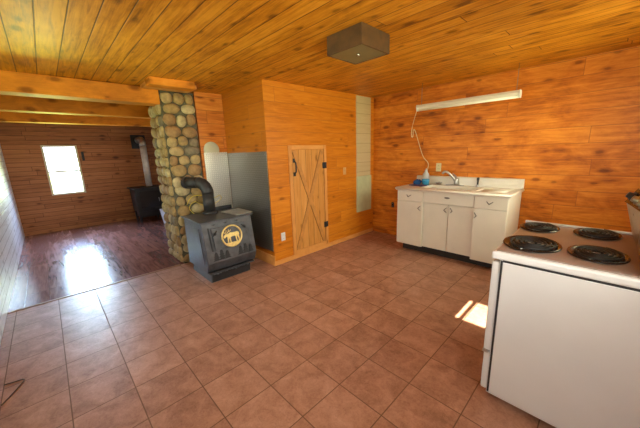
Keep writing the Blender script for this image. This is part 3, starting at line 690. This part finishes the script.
# ---------------------------------------------------------------- sink cabinet
def sink_unit():
    t = thing('sink_cabinet', 'cream white enamel steel sink cabinet with drainboard and backsplash', 'sink cabinet', (-1.45, 4.0, 0))
    X0, X1, YF, YB = -2.160, -0.757, 3.675, 4.30; ZB, ZT = 0.125, 0.928
    xm0, xm1 = -1.765, -1.115; YM = YF+0.035
    c = MB(); c.box(X0, xm0, YF+0.02, YB, ZB, ZT); c.box(xm0, xm1, YM+0.02, YB, ZB, 0.70); c.box(xm1, X1, YF+0.02, YB, ZB, ZT)
    c.box(xm0, xm1, YM+0.02, YM+0.04, 0.70, ZT); c.box(xm0, xm1, YB-0.02, YB, 0.70, ZT)
    c.build('cabinet_body', m_sinkwhite, t, bevel=0.002)
    MB().box(X0+0.03, X1-0.03, YF+0.155, YB-0.02, 0, ZB).build('toe_kick', m_toe, t)
    def handle(par, cx, cz, y, rot):
        m = MB(); s_ = 0.034
        pts = [(-s_, 0.016), (-s_*0.45, 0.0), (0, -0.014), (s_*0.45, 0.0), (s_, 0.016)]
        R_ = [(a*math.cos(rot)-b*math.sin(rot), a*math.sin(rot)+b*math.cos(rot)) for a, b in pts]
        off = [0, 0.016, 0.02, 0.016, 0]
        m.tube([(cx+a, y-0.002-o, cz+b) for (a, b), o in zip(R_, off)], [0.004, 0.006, 0.0075, 0.006, 0.004], 8)
        m.build('handle', m_chrome_dark, par)
    m_chrome_dark = plain('worn_chrome', (0.30, 0.28, 0.26), 0.3, 0.9, var=0.1)
    ZD = 0.775
    def front(name, a, b, z0_, z1_, y):
        return MB().box(a+0.003, b-0.003, y, y+0.021, z0_+0.003, z1_-0.003).build(name, m_sinkwhite, t, bevel=0.005)
    p = front('drawer', X0, xm0, ZD, ZT, YF); handle(p, -1.975, 0.852, YF, 0)
    p = front('drawer', xm1, X1, ZD, ZT, YF); handle(p, -0.945, 0.852, YF, 0)
    p = front('false_drawer', xm0, xm1, ZD, ZT, YF+0.012)
    e = MB(); e.lathe([(0, 0.005), (0.018, 0.004), (0.024, 0)], (-1.445, YF+0.012, 0.865), 16, Vector((0, 0, 1)).rotation_difference(Vector((0, -1, 0))).to_matrix(), sx=1.5, sy=0.55); e.build('oval_badge', m_chrome_dark, p)
    p = front('cabinet_door', X0, xm0, ZB, ZD, YF); handle(p, -1.81, 0.69, YF, -math.pi/2)
    p = front('cabinet_door', xm0, -1.427, ZB+0.006, ZD, YM); handle(p, -1.465, 0.70, YM, -math.pi/2)
    p = front('cabinet_door', -1.427, xm1, ZB+0.006, ZD, YM); handle(p, -1.385, 0.70, YM, math.pi/2)
    p = front('cabinet_door', xm1, X1, ZB-0.015, ZD, YF); handle(p, -1.085, 0.685, YF, math.pi/2)
    # enamel top with bowl hole and a shallow drainboard
    zt0, zt1 = ZT, 0.965; hx0, hx1, hy0, hy1 = -1.86, -1.20, 3.80, 4.15; dx0, dx1 = -1.15, -0.81
    m = MB()
    xs = [X0-0.012, hx0, hx1, dx0, dx1, X1+0.012]; ys = [YF-0.02, hy0, hy1, YB]
    for i in range(5):
        for j in range(3):
            if j == 1 and i == 1: continue
            z = zt1-0.012 if (j == 1 and i == 3) else zt1
            m.box(xs[i], xs[i+1], ys[j], ys[j+1], zt0, z)
    bmesh.ops.remove_doubles(m.b, verts=m.b.verts, dist=1e-5)
    m.build('enamel_top', m_sinkwhite, t)
    b = MB(); zb2 = 0.80; k = 0.012
    b.box(hx0-k, hx1+k, hy0-k, hy0, zb2-k, zt0-0.001).box(hx0-k, hx1+k, hy1, hy1+k, zb2-k, zt0-0.001).box(hx0-k, hx0, hy0, hy1, zb2-k, zt0-0.001).box(hx1, hx1+k, hy0, hy1, zb2-k, zt0-0.001).box(hx0, hx1, hy0, hy1, zb2-k, zb2)
    bw = b.build('sink_bowl', m_sinkwhite, t)
    MB().lathe([(0, 0.003), (0.03, 0.002), (0.045, 0.006), (0.05, 0)], (-1.53, 4.0, zb2), 20).build('drain', m_chrome, bw)
    rb = MB()
    for i in range(9): rb.tube([(dx0+0.03, hy0+0.035+0.035*i, zt1-0.012), (dx1-0.03, hy0+0.035+0.035*i, zt1-0.012)], 0.005, 8)
    rb.build('drainboard_ribs', m_sinkwhite, t)
    rim = MB(); rim.tube([(X0-0.012, YB-0.02, zt1-0.012), (X0-0.012, YF-0.02, zt1-0.012), (X1+0.012, YF-0.02, zt1-0.012), (X1+0.012, YB-0.02, zt1-0.012)], 0.017, 10)
    rim.build('front_rim', m_sinkwhite, t)
    sp = MB(); sp.prism([(YB-0.035, zt1-0.002), (YB-0.025, 1.075), (YB-0.018, 1.087), (YB+0.028, 1.087), (YB+0.028, zt0)] , 0, X0-0.012+0.0, X1+0.012)
    spl = sp.build('backsplash', m_sinkwhite, t, bevel=0.006)
    for a, b_ in ((-2.08, -1.98), (-1.21, -0.80)):
        y = YB-0.034
        q = MB(); q.tube([(a, y, 1.00), (a, y+0.004, 1.05), (b_, y+0.004, 1.05), (b_, y, 1.00)], 0.0035, 8, closed=True); q.build('embossed_panel', m_sinkwhite, spl)
    # faucet
    f = thing('sink_faucet', 'chrome single lever faucet at the back of the sink', 'faucet', (-1.56, 4.23, zt1))
    pl = MB(); pl.prism([(-1.56+0.13*math.cos(a)*1.0, 4.23+0.03*math.sin(a)) for a in [2*math.pi*k/28 for k in range(28)]], 2, zt1, zt1+0.012); pl.build('base_plate', m_chrome, f, bevel=0.003)
    MB().lathe([(0, 0.0), (0.030, 0), (0.030, 0.03), (0.026, 0.06), (0.028, 0.085), (0.018, 0.10), (0, 0.103)], (-1.54, 4.23, zt1+0.01), 20).build('faucet_body', m_chrome, f)
    MB().tube(bez([(-1.545, 4.23, zt1+0.05), (-1.59, 4.20, zt1+0.13), (-1.64, 4.16, zt1+0.19), (-1.67, 4.12, zt1+0.205), (-1.685, 4.09, zt1+0.18)], 6), [0.016]*25, 12).build('spout', m_chrome, f)
    MB().tube(bez([(-1.54, 4.23, zt1+0.10), (-1.56, 4.23, zt1+0.14), (-1.60, 4.22, zt1+0.175)], 5), [0.012]*6+[0.009]*5, 10).build('lever', m_chrome, f)
    s_ = thing('side_sprayer', 'dark side sprayer standing right of the faucet against the backsplash', 'sprayer', (-1.26, 4.24, zt1))
    MB().lathe([(0, 0), (0.024, 0), (0.024, 0.01), (0.015, 0.02), (0.015, 0.03)], (-1.26, 4.24, zt1), 16).build('holder', m_chrome, s_)
    MB().lathe([(0, 0.025), (0.010, 0.03), (0.012, 0.08), (0.017, 0.10), (0.016, 0.125), (0, 0.13)], (-1.26, 4.24, zt1), 16).build('spray_head', m_black, s_)
    tag(MB().lathe([(0, 0.002), (0.035, 0.003), (0.042, 0.028), (0.047, 0.03), (0.044, 0.034), (0.012, 0.034), (0.010, 0.045), (0, 0.047)], (-1.79, 4.23, zt1), 20).build('sink_strainer', m_chrome), 'small metal sink strainer resting behind the bowl left of the faucet', 'strainer')
    # counter items
    bt = thing('soap_bottle', 'milky white plastic bottle with cap at the back left of the sink', 'bottle', (-1.99, 4.21, zt1))
    MB().lathe([(0, 0.0), (0.046, 0.0), (0.05, 0.01), (0.05, 0.13), (0.046, 0.155), (0.024, 0.185), (0.020, 0.195), (0, 0.196)], (-1.99, 4.21, zt1), 24).build('bottle_body', m_bottle, bt)
    MB().lathe([(0, 0.195), (0.022, 0.195), (0.020, 0.215), (0.008, 0.222), (0.006, 0.24), (0, 0.242)], (-1.99, 4.21, zt1), 18).build('cap', m_white, bt)
    cp = MB(); cp.lathe([(0, 0.006), (0.044, 0.006), (0.052, 0.085), (0.056, 0.09), (0.058, 0.085), (0.048, 0.0), (0, 0)], (-1.935, 4.09, zt1), 24)
    tag(cp.build('teal_cup', m_teal), 'teal plastic cup in front of the white bottle on the sink', 'cup')
    bmx = MB(); bb = bmesh.new(); bmesh.ops.create_icosphere(bb, subdivisions=4, radius=1)
    mp = {}
    for v in bb.verts:
        p = v.co.copy(); k = 1+0.35*noise.noise(p*1.9)+0.12*noise.noise(p*5)
        mp[v] = bmx.b.verts.new(Vector((-2.062, 4.09, zt1+0.037))+Vector((p.x*0.058*k, p.y*0.05*k, max(-0.037, p.z*0.045*k))))
    for f_ in bb.faces: bmx.b.faces.new([mp[v] for v in f_.verts]).smooth = True
    bb.free(); tag(bmx.build('scrub_cloth', m_blue), 'crumpled dark blue cloth left of the teal cup', 'cloth')
    mt = MB(); mt.prism([(-2.12, 3.93), (-1.90, 3.88), (-1.865, 4.0), (-2.09, 4.045)], 2, zt1+0.0005, zt1+0.012)
    tag(mt.build('sink_mat', m_navy, bevel=0.004), 'flat dark navy tray at the left front of the sink top', 'tray')
sink_unit()

# ---------------------------------------------------------------- electric range
def stove():
    t = thing('electric_range', 'white electric coil range with plain side panel facing the viewer', 'stove', (-0.13, 2.08, 0))
    X0, X1, Y0, Y1, ZT = -0.385, 0.30, 1.675, 2.49, 0.955
    MB().box(X0+0.03, X1, Y0, Y1, 0.06, 0.905).build('oven_body', m_white, t, bevel=0.003)
    MB().box(X0+0.045, X1-0.02, Y0-0.006, Y0+0.004, 0.075, 0.893).build('side_panel', m_white, t, bevel=0.003)
    gp = MB().box(X0+0.034, X0+0.044, Y0-0.002, Y0+0.004, 0.07, 0.90).box(X0+0.044, X1, Y0-0.002, Y0+0.004, 0.893, 0.905)
    gp.build('panel_seam', m_black, t)
    MB().box(X0+0.09, X1-0.02, Y0+0.09, Y1-0.03, 0, 0.065).build('toe_base', m_toe, t)
    # front: oven door above, storage drawer below (facing the tiles, seen edge-on)
    MB().box(X0-0.008, X0+0.029, Y0+0.004, Y1-0.004, 0.335, 0.885).build('oven_door', m_white, t, bevel=0.008)
    MB().box(X0-0.004, X0+0.029, Y0+0.004, Y1-0.004, 0.075, 0.320).build('storage_drawer', m_white, t, bevel=0.008)
    hd = MB(); hd.tube([(X0-0.006, Y0+0.13, 0.80), (X0-0.030, Y0+0.15, 0.80), (X0-0.030, Y1-0.08, 0.80), (X0-0.006, Y1-0.06, 0.80)], 0.011, 10); hd.build('door_handle', m_chrome, t)
    MB().box(X0-0.010, X0+0.02, Y0+0.002, Y0+0.03, 0.318, 0.337).build('hinge', m_griddle, t)
    MB().box(X0-0.010, X1, Y0-0.012, Y1+0.012, 0.905, ZT-0.010).build('top_rim', m_white, t, bevel=0.010, seg=3)
    MB().box(X0+0.006, X1-0.12, Y0+0.014, Y1-0.010, ZT-0.012, ZT-0.004).build('cooktop', m_cooktop, t, bevel=0.002)
    MB().box(X0-0.010, X1-0.12, Y1-0.010, Y1+0.012, ZT-0.012, ZT+0.006).build('rear_rail', m_white, t, bevel=0.004)
    z = ZT-0.004
    for cx, cy, r in ((-0.262, 1.905, 0.122), (-0.290, 2.335, 0.098), (-0.010, 2.360, 0.100), (0.005, 1.915, 0.105)):
        sy = 1.25
        b = MB(); b.lathe([(r*1.10, 0.0), (r*1.08, 0.005), (r*1.0, 0.004), (r*0.92, -0.003), (r*0.3, -0.006), (0, -0.006)], (cx, cy, z+0.004), 40, sy=sy); bo = b.build('drip_bowl', m_blackgloss, t)
        c = MB(); pts = []
        n = 120; turns = 4.2
        for k in range(n+1):
            a = 2*math.pi*turns*k/n; rr = r*0.16+(r*0.90-r*0.16)*k/n
            pts.append((cx+rr*math.cos(a), cy+sy*rr*math.sin(a), z+0.012))
        c.tube(pts, 0.0062, 6); c.build('coil_element', m_darkcoil, t)
        s3 = MB()
        for a in (0.3, 2.4, 4.5): s3.tube([(cx, cy, z+0.005), (cx+r*0.95*math.cos(a), cy+sy*r*0.95*math.sin(a), z+0.005)], 0.003, 5)
        s3.build('coil_support', m_griddle, bo)
    # console: upright backguard whose far end flares forward over the cooktop
    g = MB(); xg = 0.15; YN = Y0+0.02
    g.prism([(xg, 0.945), (xg, 1.125), (0.175, 1.20), (0.22, 1.21), (X1, 1.17), (X1, 0.90), (xg+0.02, 0.90)], 1, YN, Y1)
    g.build('control_console', m_console, t, bevel=0.004)
    fl = MB(); fl.hexa([(xg-0.002, 2.22, 0.955), (0.20, 2.22, 0.955), (0.138, Y1, 0.955), (0.20, Y1, 0.955), (xg-0.002, 2.22, 1.13), (0.20, 2.22, 1.19), (0.088, Y1, 1.145), (0.135, Y1, 1.225)])
    fl.build('console_flare', m_console, t, bevel=0.004)
    p0, p1, p2, p3 = Vector((xg-0.004, 2.22, 1.13)), Vector((0.178, 2.22, 1.195)), Vector((0.086, Y1, 1.145)), Vector((0.130, Y1, 1.228))
    en = (p2-p0).cross(p1-p0).normalized()
    if en.z < 0: en = -en
    cpn = MB(); cpn.hexa([p0, p1, p2, p3, p0+en*0.006, p1+en*0.006, p2+en*0.006, p3+en*0.006]); cpn.build('control_panel', m_blackgloss, t)
    Rk = Vector((0, 0, 1)).rotation_difference(en).to_matrix()
    for f in (0.15, 0.5, 0.85):
        c = (p0*(1-f)+p2*f)*0.5+(p1*(1-f)+p3*f)*0.5+en*0.006
        k = MB(); k.lathe([(0, 0.0), (0.026, 0), (0.026, 0.008), (0.019, 0.011), (0.017, 0.028), (0, 0.030)], c, 20, Rk)
        k.build('control_knob', m_chrome if f < 0.8 else m_black, t)
stove()

# thin twig-like wire scrap on the tiles at the lower left
m = MB(); m.tube(bez([(-2.735, -0.455, 0.004), (-2.72, -0.40, 0.004), (-2.70, -0.355, 0.004), (-2.60, -0.395, 0.004), (-2.50, -0.45, 0.004)], 3), 0.004, 6)
tag(m.build('wire_scrap', plain('dull_wire', (0.12, 0.08, 0.06), 0.5, 0.4)), 'short bent piece of dark wire on the tiles by the left wall', 'wire')
